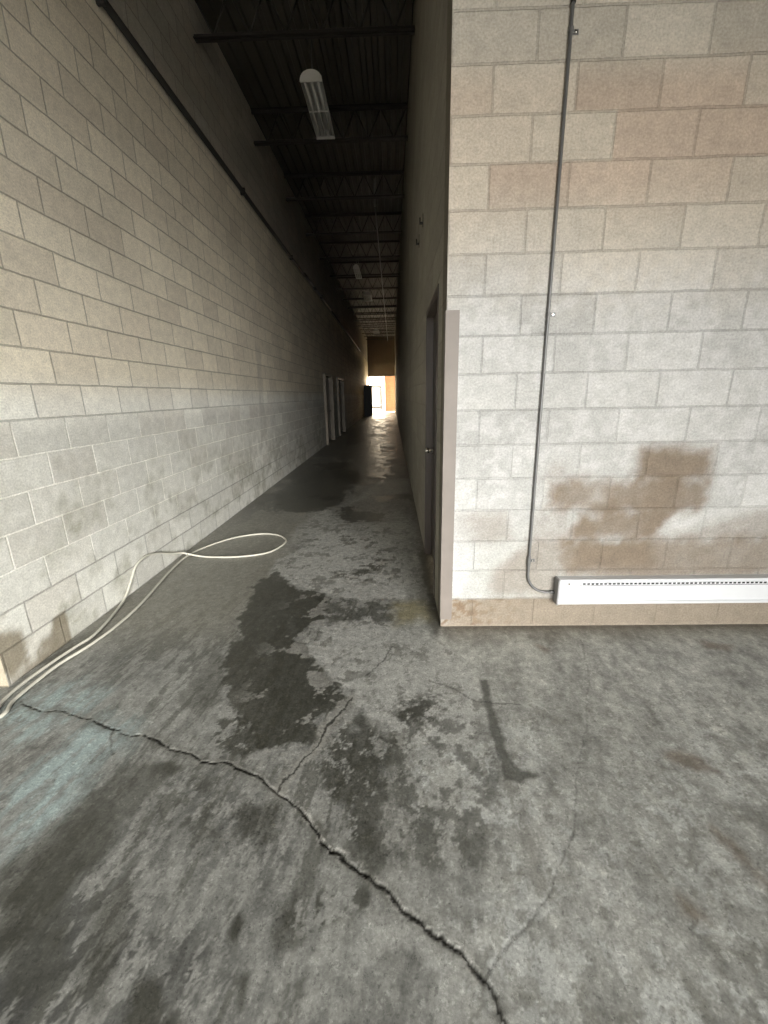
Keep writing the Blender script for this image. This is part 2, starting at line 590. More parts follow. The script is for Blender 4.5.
# ------------------------------------------------------------------ floor: traced stains, wet film, cracks
WET = {
  'W1': [ (-1.147,3.302), (-1.080,3.470), (-0.946,3.297), (-0.774,3.102), (-0.620,3.063), (-0.502,2.924), (-0.512,2.738), (-0.456,2.597), (-0.545,2.626), (-0.624,2.400), (-0.513,2.163), (-0.429,2.086), (-0.367,1.979), (-0.270,1.858), (-0.262,1.784), (-0.373,1.682), (-0.305,1.548), (-0.416,1.531), (-0.498,1.589), (-0.568,1.504), (-0.743,1.683), (-0.896,1.824), (-0.993,2.072), (-1.046,2.325), (-1.103,2.634), (-1.131,2.935) ],
  'W2': [ (-0.620,3.063), (-0.507,2.957), (-0.267,2.887), (-0.022,2.851), (-0.008,2.591), (-0.245,2.594), (-0.483,2.545) ],
  'W3': [ (-0.875,1.620), (-0.866,1.684), (-0.747,1.697), (-0.677,1.632), (-0.613,1.531), (-0.666,1.461), (-0.804,1.471) ],
  'W4': [ (-0.275,1.682), (-0.211,1.619), (-0.182,1.735), (-0.101,1.588), (-0.008,1.559), (-0.009,1.450), (-0.050,1.308), (-0.063,1.079), (-0.133,1.079), (-0.193,1.148), (-0.220,1.224), (-0.303,1.264), (-0.335,1.400), (-0.302,1.531) ],
  'W5': [ (-1.854,7.317), (-1.881,8.292), (-1.568,8.847), (-1.311,9.346), (-0.917,8.787), (-0.539,8.178), (-0.761,6.833), (-0.747,5.840), (-0.970,5.685), (-1.284,5.491), (-1.563,5.505), (-1.838,5.731), (-1.957,6.407) ],
  'W6': [ (-0.784,5.675), (-0.624,5.777), (-0.180,5.289), (-0.109,4.970), (-0.548,4.990), (-0.707,5.267) ],
  'W7': [ (-1.825,9.683), (-1.025,9.901), (-0.955,9.176), (-1.459,8.837) ],
  'W8': [ (-0.305,6.372), (0.295,6.471), (0.307,6.077), (-0.202,6.045) ],
  'W9': [ (-0.659,1.214), (-0.599,1.264), (-0.455,1.243), (-0.417,1.165), (-0.457,1.111), (-0.583,1.111) ],
  'W10': [ (-0.370,0.915), (-0.250,0.942), (-0.175,0.985), (-0.093,0.971), (-0.105,0.916), (-0.210,0.890), (-0.316,0.817), (-0.360,0.852) ],
  'W11': [ (0.463,1.974), (0.501,1.974), (0.488,1.713), (0.484,1.476), (0.502,1.420), (0.587,1.372), (0.496,1.340), (0.439,1.354), (0.437,1.617) ],
  'W12': [ (0.235,4.042), (0.333,3.981), (0.317,2.586), (0.261,2.366), (0.244,3.081) ],
  'W13': [ (-1.347,1.008), (-1.275,1.181), (-1.184,1.399), (-1.083,1.450), (-0.951,1.410), (-1.022,1.144), (-1.074,0.923), (-1.133,0.777) ],
  'W14': [ (-0.507,0.888), (-0.489,0.895), (-0.466,0.875), (-0.472,0.816), (-0.500,0.827) ],
  'W15': [ (-0.436,0.761), (-0.410,0.751), (-0.413,0.687), (-0.428,0.695) ],
  'W16': [ (-0.737,0.718), (-0.648,0.755), (-0.578,0.657), (-0.673,0.597) ],
  'W17': [ (-1.965,19.573), (-1.466,23.581), (-0.937,19.342), (-0.875,14.935), (-1.477,12.951) ],
  'W18': [ (-0.193,1.148), (0.045,1.186), (0.045,1.016), (-0.093,0.986), (-0.237,1.078) ],
  'W19': [ (0.149,1.819), (0.220,1.761), (0.190,1.668), (0.041,1.681), (-0.007,1.734) ],
  'W20': [ (-0.585,3.502), (-0.392,3.388), (-0.310,3.733), (-0.189,3.833), (-0.041,3.725), (-0.210,3.280), (-0.331,3.185) ],
  'W21': [ (0.020,1.819), (0.234,1.894), (0.373,1.782), (0.443,1.450), (0.286,1.018), (0.069,0.987), (-0.022,1.265) ],
  'W22': [ (-1.038,1.410), (-0.893,1.425), (-0.735,1.376), (-0.640,1.117), (-0.773,1.092), (-0.942,1.202) ],
  'W23': [ (-1.263,1.073), (-1.197,1.262), (-1.070,1.221), (-1.042,0.923), (-0.924,0.697), (-1.041,0.678), (-1.267,0.922) ],
  'W24': [ (-0.952,0.910), (-0.919,1.011), (-0.851,0.981), (-0.789,0.780), (-0.792,0.680), (-0.858,0.717) ],
  'W25': [ (-1.135,1.825), (-1.133,2.271), (-1.011,2.167), (-0.912,1.824), (-0.981,1.717) ],
}
PALE = {
  'P1': [ (-1.128,3.385), (-1.158,3.757), (-0.971,4.023), (-0.843,4.497), (-0.644,4.749), (-0.317,4.308), (-0.096,4.142), (0.102,3.721), (0.242,3.045), (0.001,2.914), (-0.269,2.919), (-0.515,3.008), (-0.733,3.101), (-0.936,3.257) ],
  'P2': [ (-1.219,4.181), (-1.156,4.891), (-0.953,5.577), (-0.540,4.905), (-0.109,4.970), (0.179,5.044), (0.219,4.131), (0.007,3.724), (-0.573,4.159) ],
  'P3': [ (-0.619,2.376), (-0.521,2.375), (-0.499,2.520), (-0.389,2.623), (-0.178,2.648), (-0.071,2.592), (0.032,2.488), (0.222,2.367), (0.286,2.366), (0.446,1.893), (0.314,1.450), (0.194,1.531), (0.015,1.559), (-0.032,1.681), (-0.131,1.715), (-0.247,1.897), (-0.367,1.979), (-0.445,2.114), (-0.523,2.213) ],
  'P4': [ (-0.801,2.714), (-0.736,2.656), (-0.659,2.497), (-0.680,2.412), (-0.749,2.562) ],
  'P5': [ (0.142,1.450), (0.397,1.266), (0.628,1.267), (0.830,1.083), (0.775,0.793), (0.555,0.791), (0.500,0.934), (0.384,0.960), (0.248,1.081) ],
  'P6': [ (-0.153,7.641), (0.356,7.794), (0.330,6.539), (-0.339,6.442), (-0.476,6.123), (-0.641,5.950) ],
  'P7': [ (0.531,0.934), (0.761,0.963), (0.819,0.861), (0.665,0.792), (0.445,0.790) ],
  'P8': [ (-0.168,1.079), (-0.029,1.079), (0.221,0.932), (0.279,0.789), (0.290,0.639), (0.047,0.637), (-0.055,0.786) ],
}
BLUE = {
  'B1': [ (-2.105,1.829), (-1.840,1.906), (-1.550,1.904), (-1.609,1.609), (-1.780,1.477) ],
  'B2': [ (-1.621,1.305), (-1.549,1.532), (-1.432,1.672), (-1.327,1.609), (-1.321,1.241), (-1.406,1.073) ],
}
STAIN = {
  'S1': [ (1.914,2.347), (2.086,2.291), (2.001,2.219), (1.884,2.261) ],
  'S2': [ (1.159,1.513), (1.274,1.492), (1.320,1.392), (1.220,1.411), (1.135,1.461) ],
  'S3': [ (1.128,1.160), (1.171,1.112), (1.184,0.993), (1.191,0.925), (1.154,0.988), (1.138,1.047) ],
  'S4': [ (0.871,0.963), (0.917,0.898), (0.889,0.871), (0.843,0.897) ],
  'S5': [ (0.883,2.304), (0.954,2.260), (0.903,2.219) ],
  'Y1': [ (0.001,2.866), (0.239,2.910), (0.260,2.641), (0.006,2.551) ],
  'G1': [ (0.459,1.266), (0.497,1.266), (0.474,0.947), (0.435,0.941) ],
}
CRACK = {
  'C1': [ (-1.972,1.813), (-1.821,1.748), (-1.727,1.747), (-1.613,1.713), (-1.507,1.686), (-1.382,1.634), (-1.261,1.596), (-1.155,1.578), (-1.082,1.549), (-1.013,1.504), (-0.895,1.477), (-0.850,1.445), (-0.758,1.435), (-0.667,1.400), (-0.578,1.362), (-0.492,1.307), (-0.421,1.264), (-0.359,1.211), (-0.302,1.147), (-0.237,1.072), (-0.182,1.052), (-0.135,1.021), (-0.077,0.986), (-0.012,0.936), (0.048,0.884), (0.090,0.855), (0.130,0.820), (0.170,0.799), (0.197,0.767), (0.219,0.741), (0.246,0.709), (0.261,0.666), (0.272,0.60), (0.300,0.50), (0.318,0.38), (0.352,0.22), (0.36,0.02), (0.40,-0.2) ],
  'C2': [ (-0.480,1.307), (-0.416,1.425), (-0.357,1.531), (-0.339,1.619), (-0.260,1.763), (-0.231,1.835) ],
  'C3': [ (0.220,0.747), (0.282,0.800), (0.354,0.857), (0.429,0.907), (0.476,0.953), (0.551,1.050), (0.637,1.169), (0.711,1.309), (0.783,1.450), (0.914,1.679), (1.060,1.970), (1.133,2.197), (1.171,2.356) ],
  'C4': [ (0.188,1.976), (0.314,1.894), (0.418,1.803), (0.524,1.781), (0.627,1.788) ],
  'C5': [ (-0.167,1.995), (-0.092,2.121), (-0.022,2.303) ],
  'C6': [ (-1.372,1.634), (-1.260,1.477) ],
}



def make_floor():
    xs = steps((-4.6, -2.2, 0.2), (-2.2, 0.75, 0.0065), (0.75, 2.6, 0.009), (2.6, 5.4, 0.2))
    ys = steps((-6.0, -1.0, 0.15), (-1.0, 0.3, 0.03), (0.3, 0.55, 0.012), (0.55, 2.0, 0.0065), (2.0, 3.2, 0.011), (3.2, 6.0, 0.02), (6.0, 12.0, 0.05), (12.0, 20.0, 0.07), (20.0, 39.7, 0.14))
    X, Y = np.meshgrid(xs, ys)
    n1 = fbm(X, Y, 1.3, 5, 1)
    n2 = fbm(X, Y, 5.0, 5, 20)
    n3 = fbm(X, Y, 18.0, 4, 40)
    n4 = fbm(X, Y, 45.0, 3, 60)
    streak = fbm(X * 4.2 - Y * 0.5, Y * 0.75 + X * 0.1, 4.0, 6, 80, 0.72)                            # sweeping marks along the corridor
    fine = fbm(X * 1.5, Y, 13.0, 6, 90, 0.75)
    warp = 0.45 * n2 + 0.40 * n3 + 0.15 * n4
    # how dark the slab is, place by place: dirt, with lens vignetting painted in
    K = [(-0.92, 0.70, .05), (-0.04, 0.70, .17), (0.85, 0.81, .215), (0.52, 1.08, .25), (0.97, 1.27, .235), (-0.47, 0.93, .145),
         (-1.55, 2.28, .155), (-1.41, 1.35, .20), (0.17, 1.31, .27), (1.11, 1.97, .31), (1.64, 1.81, .32), (-0.69, 1.08, .15),
         (-0.20, 0.81, .175), (-0.66, 0.70, .13), (0.32, 2.16, .31), (-0.43, 3.74, .30), (-0.33, 1.45, .21), (1.25, 1.19, .25),
         (-1.2, 1.9, .23), (-1.3, 3.0, .16), (-0.9, 4.3, .19), (2.4, 2.2, .31), (0.1, 0.1, .13), (1.5, 0.1, .15), (-1.5, 0.0, .09),
         (0.3, -1.0, .10), (0.3, -3.0, .10), (3.5, -1.0, .13), (3.5, -4.0, .10), (-3.0, -2.0, .10), (0.0, -5.0, .10), (-1.0, 8.0, .2), (-1.0, 14.0, .2), (-1.0, 30.0, .2)]
    num, den = 0.0, 0.0
    for kx, ky, ka in K:
        w = 1.0 / ((X - kx) ** 2 + (Y - ky) ** 2 + 0.03) ** 1.6
        num, den = num + w * ka, den + w
    alb = num / den
    grit = np.clip(-0.30 + 2.6 * (0.45 * fine + 0.30 * streak + 0.25 * n2), 0.45, 1.6)
    C = np.ones(X.shape + (3,)) * np.array((1.08, 1.085, 0.985)) * (alb * grit)[..., None]
    rough = 0.50 + 0.14 * (n2 - 0.5)
    right = smooth(-0.3, 0.1, X) * smooth(3.0, 2.5, Y)
    left = smooth(0.25, -0.25, X) * smooth(3.4, 2.8, Y)
    # scuffed film on the right: sharp pale flecks and fine dark scars
    fleck = smooth(0.52, 0.555, fbm(X * 1.2, Y, 15.0, 6, 100, 0.72))
    C = mixc(C, (0.43, 0.44, 0.415), 0.72 * right * fleck * smooth(2.2, 1.3, Y) * smooth(0.35, 0.6, n1 * 0.5 + n2 * 0.5))
    scar = smooth(0.60, 0.63, fbm(X * 1.3 + 3, Y, 21.0, 5, 120, 0.72))
    C = mixc(C, (0.15, 0.148, 0.125), 0.55 * right * scar * smooth(2.4, 1.7, Y))
    # swept, grimy film on the left: dark smears and flakes drawn out along the corridor
    C = mixc(C, (0.085, 0.085, 0.072), 0.75 * left * smooth(0.51, 0.56, streak * 0.75 + n1 * 0.25))
    flake = smooth(0.53, 0.56, fbm(X * 3.0 - Y * 0.4, Y * 0.9, 9.0, 6, 130, 0.74))
    C = mixc(C, (0.27, 0.27, 0.245), 0.6 * left * flake)
    # damp strip along the left wall, and the damp corridor
    damp = smooth(-0.9, -1.25, X + 0.25 * (n2 - 0.5)) * smooth(2.1, 2.7, Y)
    C = mixc(C, (0.195, 0.185, 0.145), 0.55 * damp)
    rough = rough - 0.10 * damp
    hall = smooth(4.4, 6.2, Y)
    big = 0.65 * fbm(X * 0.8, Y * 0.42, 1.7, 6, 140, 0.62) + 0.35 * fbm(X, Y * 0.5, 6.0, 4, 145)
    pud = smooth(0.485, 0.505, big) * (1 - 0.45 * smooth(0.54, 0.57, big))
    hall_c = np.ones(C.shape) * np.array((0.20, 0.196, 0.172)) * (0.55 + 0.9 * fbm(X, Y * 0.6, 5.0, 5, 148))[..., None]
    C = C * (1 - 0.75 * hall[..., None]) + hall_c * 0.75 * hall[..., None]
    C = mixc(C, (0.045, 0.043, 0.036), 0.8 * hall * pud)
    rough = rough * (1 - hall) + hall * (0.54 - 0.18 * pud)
    for k, p in PALE.items():
        m = poly_mask(X, Y, p, warp, 0.02 if k in ('P1', 'P3', 'P4') else 0.10, 0.10 if k != 'P4' else 0.04)
        m = m * (0.45 + 0.8 * n3)
        if k in ('P5', 'P7', 'P8'):
            m = m * 0.9 * smooth(0.49, 0.54, fbm(X * 1.2, Y, 12.0, 6, 150, 0.7))
        C = mixc(C, (0.37, 0.37, 0.34), np.clip(m, 0, 1) * (0.9 if k in ('P1', 'P3', 'P4') else 0.6))
        if k in ('P1', 'P2', 'P3'):
            C = mixc(C, (0.11, 0.11, 0.09), 0.65 * m * smooth(0.575, 0.60, fbm(X, Y, 9.0, 6, 155, 0.72)))
        rough = rough * (1 - m * 0.6) + 0.56 * m * 0.6
    for k, p in BLUE.items():
        m = poly_mask(X, Y, p, 0.5 * streak + 0.5 * n2, 0.14, 0.25)
        C = mixc(C, (0.30, 0.365, 0.355), 0.85 * m * (0.3 + 0.8 * smooth(0.44, 0.56, 0.6 * streak + 0.4 * fine)))
    for k, p in WET.items():
        big = k in ('W1', 'W5', 'W2')
        small = k in ('W14', 'W15', 'W11')
        m = poly_mask(X, Y, p, warp, 0.012 if (big or small) else 0.03, 0.03 if small else (0.40 if k in ('W5', 'W6', 'W7', 'W8') else (0.15 if big else 0.10)))
        s = {'W1': 0.86, 'W2': 0.55, 'W4': 0.78, 'W13': 0.6, 'W12': 0.7, 'W18': 0.6, 'W9': 0.65, 'W10': 0.8, 'W20': 0.75, 'W21': 0.62, 'W22': 0.55, 'W23': 0.5, 'W24': 0.55, 'W25': 0.5, 'W2': 0.6}.get(k, 0.8)
        if k in ('W4', 'W18', 'W10', 'W2', 'W20', 'W19', 'W21', 'W22', 'W3'):
            t0 = {'W21': 0.50, 'W22': 0.46, 'W20': 0.47}.get(k, 0.43)
            m = m * smooth(t0, t0 + 0.04, fbm(X, Y, 11.0, 6, 160, 0.7))
        C = mixc(C, (0.036, 0.036, 0.027), s * m)
        rough = rough * (1 - m) + m * (0.30 if big else 0.40)
    # flakes of dry crust left inside the big wet patch
    m1 = poly_mask(X, Y, WET['W1'], warp, 0.05, 0.1)
    m1 = m1 * smooth(0.60, 0.63, fbm(X, Y, 7.0, 5, 180, 0.6)) * smooth(-0.95, -0.6, X)
    C = mixc(C, (0.30, 0.295, 0.265), 0.7 * m1)
    for k, p in STAIN.items():
        m = poly_mask(X, Y, p, warp, 0.03 if k != 'Y1' else 0.08, 0.05)
        kc = {'Y1': (0.235, 0.205, 0.105), 'G1': (0.175, 0.17, 0.15)}.get(k, (0.135, 0.105, 0.075))
        C = mixc(C, kc, {'G1': 0.6, 'Y1': 0.75}.get(k, 0.7) * m * (0.6 + 0.8 * n3).clip(0, 1))
    # damp, rusty edge at the foot of the block wall
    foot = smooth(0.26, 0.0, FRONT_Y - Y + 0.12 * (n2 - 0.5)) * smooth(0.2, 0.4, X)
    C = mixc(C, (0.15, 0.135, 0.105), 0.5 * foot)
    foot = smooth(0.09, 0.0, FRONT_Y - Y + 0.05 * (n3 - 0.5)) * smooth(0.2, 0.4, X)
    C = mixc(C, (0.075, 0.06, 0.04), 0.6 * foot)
    # cracks
    Z = np.zeros(X.shape)
    wx = X + 0.024 * (fbm(X, Y, 11.0, 5, 200, 0.7) - 0.5) * 2
    wy = Y + 0.024 * (fbm(X, Y, 11.0, 5, 220, 0.7) - 0.5) * 2
    for k, line in CRACK.items():
        lx = [p[0] for p in line]
        ly = [p[1] for p in line]
        sel = (X > min(lx) - .15) & (X < max(lx) + .15) & (Y > min(ly) - .15) & (Y < max(ly) + .15)
        d, u = line_dist(wx[sel], wy[sel], line)
        if k == 'C1':
            w = (0.0022 + 0.0032 * smooth(0.15, 0.9, u)) * (0.25 + 1.5 * n4[sel])
            s, dep = 0.93, 0.006
        else:
            w = {'C2': 0.0042, 'C3': 0.0034, 'C4': 0.005, 'C5': 0.0045, 'C6': 0.0040}[k] * (0.55 + 0.9 * n2[sel])
            s, dep = {'C3': 0.38, 'C2': 0.85}.get(k, 0.6), 0.001
        m = smooth(w * 1.35, w * 0.7, d)
        Z[sel] -= dep * m
        c = C[sel]
        if k == 'C1':
            rim = smooth(0.5, 0.62, fbm(X[sel], Y[sel], 26.0, 3, 240)) * smooth(w * 1.2, w * 1.8, d) * smooth(w * 1.8 + 0.012, w * 1.8, d) * smooth(0.3, 0.5, u)
            c = mixc(c, (0.50, 0.49, 0.45), 0.8 * rim)
            c = mixc(c, (0.10, 0.097, 0.08), 0.45 * smooth(0.045, 0.0, d))
        if k == 'C2':
            c = mixc(c, (0.26, 0.255, 0.225), 0.6 * smooth(0.045, 0.012, d))
        C[sel] = mixc(c, (0.018, 0.017, 0.014), s * m)
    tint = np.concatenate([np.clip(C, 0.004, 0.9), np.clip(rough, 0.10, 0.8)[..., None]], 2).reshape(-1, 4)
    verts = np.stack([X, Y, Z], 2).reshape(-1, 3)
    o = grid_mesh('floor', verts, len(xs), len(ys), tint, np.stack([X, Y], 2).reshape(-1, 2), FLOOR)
    return struct(o, 'cracked grey concrete floor with dark wet patches and pale dry crust', 'floor')


make_floor()


# ------------------------------------------------------------------ block walls
def block_tones(u, z, seed, spread):
    row, k = block_index(u, z)
    r1 = hsh(row + 50, k + 200, seed)
    r2 = hsh(row + 50, k + 200, seed + 5)
    return 1 + spread * (r1 - 0.5) * 2, (r2 - 0.5) * 2


def make_wall_front():
    xs = steps((XR, 2.7, 0.014), (2.7, 5.2, 0.1))
    top = deck_z(FRONT_Y)
    zs = steps((0, 3.5, 0.014), (3.5, top, 0.1))
    X, Z = np.meshgrid(xs, zs)
    U = X - 0.5121 + 0.2032
    tone, hue = block_tones(U, Z, 11, 0.10)
    n1, n2, n3 = fbm(X, Z, 1.4, 5, 300), fbm(X, Z, 6.0, 5, 320), fbm(X, Z, 24.0, 4, 340)
    C = np.ones(X.shape + (3,)) * np.array((0.455, 0.452, 0.43))
    # upper courses: thin tan coat, some blocks pinker
    upz = smooth(1.75, 2.55, Z + 0.35 * (n1 - 0.5))
    C = mixc(C, (0.46, 0.395, 0.30), 0.75 * upz)
    C = mixc(C, (0.42, 0.305, 0.23), 0.5 * smooth(2.3, 2.6, Z) * smooth(3.15, 2.9, Z) * np.clip(0.35 + hue, 0, 1))
    C = mixc(C, (0.46, 0.445, 0.39), 0.5 * smooth(2.9, 3.2, Z))
    C *= (tone * (0.86 + 0.28 * n1))[..., None]
    # middle courses: worn lighter flecks
    C = mixc(C, (0.56, 0.555, 0.54), 0.5 * smooth(2.3, 1.9, Z) * smooth(0.46, 0.58, n2 * 0.5 + n3 * 0.5))
    C = mixc(C, (0.36, 0.36, 0.325), 0.45 * smooth(0.85, 0.4, Z + 0.4 * (n1 - 0.5)))
    # damp brown stain above the heater (traced in metres on the wall)
    warp = 0.6 * n2 + 0.4 * n3
    dark = (0.185, 0.142, 0.10)
    S = [([(1.46, 1.03), (1.48, 1.17), (1.66, 1.20), (1.90, 1.17), (1.93, 1.04), (1.90, 0.98), (1.50, 0.98)], 0.95),
         ([(0.95, 0.82), (0.96, 0.98), (1.10, 1.02), (1.40, 1.0), (1.92, 1.0), (1.94, 0.86), (1.88, 0.78), (1.2, 0.78)], 0.95),
         ([(0.90, 1.0), (0.97, 1.12), (1.06, 1.10), (1.08, 0.99)], 0.35),
         ([(1.14, 0.62), (1.16, 0.78), (1.60, 0.81), (1.72, 0.78), (1.62, 0.60)], 0.95),
         ([(1.05, 0.42), (1.08, 0.58), (1.38, 0.60), (1.75, 0.60), (2.10, 0.62), (2.5, 0.62), (2.8, 0.40), (2.6, 0.34), (1.1, 0.34)], 0.8),
         ([(1.12, 0.40), (1.14, 0.58), (1.36, 0.60), (1.62, 0.60), (1.66, 0.44)], 0.8),
         ([(1.75, 0.60), (1.95, 0.72), (2.3, 0.80), (2.7, 0.84), (2.8, 0.60), (2.2, 0.56)], 0.5),
         ([(0.32, 0.60), (0.40, 0.78), (0.70, 0.80), (0.76, 0.62), (0.6, 0.58)], 0.42),
         ([(0.62, 0.22), (0.64, 0.40), (0.90, 0.62), (1.10, 0.6), (1.1, 0.22)], 0.55),
         ([(0.85, 0.62), (0.88, 0.80), (1.10, 0.84), (1.12, 0.60)], 0.3)]
    for p, s in S:
        m = poly_mask(X, Z, p, warp, 0.055, 0.07)
        C = mixc(C, dark, s * m * (0.70 + 0.55 * n2).clip(0, 1))
    C = mixc(C, (0.50, 0.49, 0.46), 0.4 * poly_mask(X, Z, [(1.20, 0.84), (1.23, 0.97), (1.28, 0.98), (1.30, 0.86)], warp, 0.05, 0.05))
    # white salts beside the corner, tan bottom course
    C = mixc(C, (0.52, 0.52, 0.51), 0.7 * smooth(0.20, 0.02, X - 0.37 + 0.2 * (n2 - 0.5)) * smooth(0.2, 0.3, Z) * smooth(1.0, 0.5, Z))
    low = smooth(0.215, 0.195, Z + 0.02 * (n3 - 0.5))
    C = mixc(C, (0.235, 0.19, 0.138), low * (0.55 + 0.35 * smooth(0.0, 0.12, X - 0.30 + 0.15 * (n2 - 0.5))))
    C = mixc(C, (0.16, 0.10, 0.055), 0.75 * low * smooth(0.50, 0.62, fbm(X, Z, 30.0, 3, 360)) * smooth(1.0, 0.3, X))
    C = mixc(C, (0.42, 0.36, 0.29), 0.6 * smooth(0.016, 0.004, Z + 0.012 * (n3 - 0.5)))
    joint = 0.86 + 0.10 * smooth(1.5, 1.1, Z)
    tint = np.concatenate([np.clip(C, 0, 0.9), joint[..., None]], 2).reshape(-1, 4)
    ex = ([], [], [])
    box_extra(ex, XR, 5.2, FRONT_Y, FRONT_Y + 0.2, 0, top, skip=('-y',))
    verts = np.stack([X, np.full(X.shape, FRONT_Y), Z], 2).reshape(-1, 3)
    o = grid_mesh('wall_front', verts, len(xs), len(zs), tint, np.stack([U, Z], 2).reshape(-1, 2), BLOCK, ex)
    return struct(o, 'pale concrete block wall facing the camera, with a brown damp stain low down', 'wall')


make_wall_front()


def side_wall(name, x, side, y0, holes, label, seed):
    """a wall along the corridor, seen on its inner face; holes = (y0, y1, height)"""
    cuts = [y0]
    spans = []
    marks = sorted([h[0] for h in holes] + [h[1] for h in holes] + [8.0, 16.0, END_Y])
    a = y0
    for b in marks:
        spans.append((a, b, 0.022 if b <= 8.0 else (0.06 if b <= 19 else 0.2)))
        a = b
    ys = steps(*spans)
    hz = holes[0][2]
    zs = np.append(steps((0, hz, 0.025), (hz, 4.6, 0.03), (4.6, 5.6, 0.1)), 5.72)
    Y, Z = np.meshgrid(ys, zs)
    Z[-1] = deck_z(Y[-1]) + 0.01
    U = Y - 1.9454 + 0.2032
    tone, hue = block_tones(U, Z, seed, 0.085)
    n1, n2, n3 = fbm(Y, Z, 1.1, 5, seed + 300), fbm(Y, Z, 5.0, 5, seed + 320), fbm(Y, Z, 20.0, 4, seed + 340)
    C = np.ones(Y.shape + (3,)) * np.array((0.76, 0.695, 0.565))
    C = mixc(C, (0.80, 0.79, 0.725), smooth(1.75, 1.45, Z))
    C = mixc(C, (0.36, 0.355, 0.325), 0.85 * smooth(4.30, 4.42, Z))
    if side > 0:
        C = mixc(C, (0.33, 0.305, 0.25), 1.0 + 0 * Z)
    C *= (tone * (0.84 + 0.32 * n1))[..., None]
    C = mixc(C, (0.50, 0.42, 0.34), (0.25 if side < 0 else 0.0) * np.clip(hue, 0, 1))
    if side < 0:
        # grimier, mottled lower courses, one brown block by the near end
        grime = smooth(1.5, 0.5, Z + 0.6 * (n1 - 0.5))
        C = mixc(C, (0.44, 0.43, 0.355), 0.85 * grime * smooth(0.46, 0.62, n2 * 0.6 + n1 * 0.4))
        C = mixc(C, (0.86, 0.85, 0.80), 0.35 * smooth(1.5, 1.2, Z) * smooth(0.5, 0.6, n2 * 0.4 + n3 * 0.6))
        row, k = block_index(U, Z)
        brown = ((row == 0) & (Y < 2.40)) | ((row == 1) & (Y < 2.10))
        C = mixc(C, (0.255, 0.215, 0.15), 0.85 * brown * smooth(0.30, 0.55, n2))
        C *= np.array((1, 1, 0.985)) * (1 - (0.26 - 0.10 * n2) * smooth(1.45, 1.28, Z))[..., None]
        # dark vertical drip mark
        m = poly_mask(Y, Z, [(6.9, 0.9), (7.0, 2.3), (7.25, 2.3), (7.2, 0.9)], n2, 0.05, 0.12)
        C = mixc(C, (0.34, 0.325, 0.28), 0.3 * m)
    joint = 0.62 + 0.80 * smooth(1.45, 1.30, Z) - 0.72 * smooth(0.50, 0.42, Z) if side < 0 else 0.9 + 0 * Z
    tint = np.concatenate([np.clip(C, 0, 0.9), joint[..., None]], 2).reshape(-1, 4)
    yc = (Y[:-1, :-1] + Y[1:, 1:]) / 2
    zc = (Z[:-1, :-1] + Z[1:, 1:]) / 2
    keep = np.ones(yc.shape, bool)
    for h in holes:
        keep &= ~((yc > h[0]) & (yc < h[1]) & (zc < h[2]))
    ex = ([], [], [])
    xa, xb = (x - 0.2, x) if side < 0 else (x, x + 0.2)
    sk = ('+x',) if side < 0 else ('-x',)
    a = y0
    for h in holes:
        box_extra(ex, xa, xb, a, h[0], 0, 5.7, sk)
        box_extra(ex, xa, xb, h[0], h[1], h[2], 5.7, sk)
        a = h[1]
    box_extra(ex, xa, xb, a, END_Y, 0, 5.7, sk)
    box_extra(ex, xa + (0.0 if side < 0 else 0.1), xb - (0.1 if side < 0 else 0.0), y0, END_Y, 5.6, 6.6, sk)
    verts = np.stack([np.full(Y.shape, x), Y, Z], 2).reshape(-1, 3)
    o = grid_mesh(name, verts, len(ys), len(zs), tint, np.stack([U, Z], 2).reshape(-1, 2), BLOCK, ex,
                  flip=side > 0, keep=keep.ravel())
    return struct(o, label, 'wall')


D1 = (2.95, 3.93, 2.20)
D2 = (13.62, 15.25, 2.20)
D3 = (16.85, 18.75, 2.24)
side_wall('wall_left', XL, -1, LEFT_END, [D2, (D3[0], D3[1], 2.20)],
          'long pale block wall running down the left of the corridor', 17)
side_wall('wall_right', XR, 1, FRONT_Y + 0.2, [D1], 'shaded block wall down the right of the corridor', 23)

# walls of the bay around and behind the camera
struct(MB().box(-4.6, XL - 0.2, LEFT_END, LEFT_END + 0.2, 0, 5.75).build('wall_left_return', DOCKP))
struct(MB().box(-4.8, -4.6, DOCK_Y, LEFT_END + 0.2, 0, 5.75).build('wall_bay_left', DOCKP))
struct(MB().box(5.2, 5.4, DOCK_Y, FRONT_Y + 0.2, 0, 5.75).build('wall_bay_right', DOCKP))
wb = MB()
wb.box(-4.8, DOCK_X0, DOCK_Y - 0.2, DOCK_Y, 0, 5.7)
wb.box(DOCK_X1, 5.4, DOCK_Y - 0.2, DOCK_Y, 0, 5.7)
wb.box(DOCK_X0, DOCK_X1, DOCK_Y - 0.2, DOCK_Y, DOCK_H, 5.7)
struct(wb.build('wall_back', DOCKP))

# end wall: brown panelling over the far doorway
we = MB()
we.box(XL, XR, END_Y, END_Y + 0.15, END_H, 6.49)
we.box(XL, XR, END_Y - 0.05, END_Y, 4.22, 4.42)
we.box(XL, XR, END_Y - 0.04, END_Y, END_H, END_H + 0.10)
we.box(XL, XL + 0.07, END_Y - 0.05, END_Y + 0.15, 0, END_H)
we.box(XR - 0.05, XR, END_Y - 0.05, END_Y + 0.15, 0, END_H)
struct(we.build('wall_end', PLY), 'brown panelled wall above the bright far doorway', 'wall')

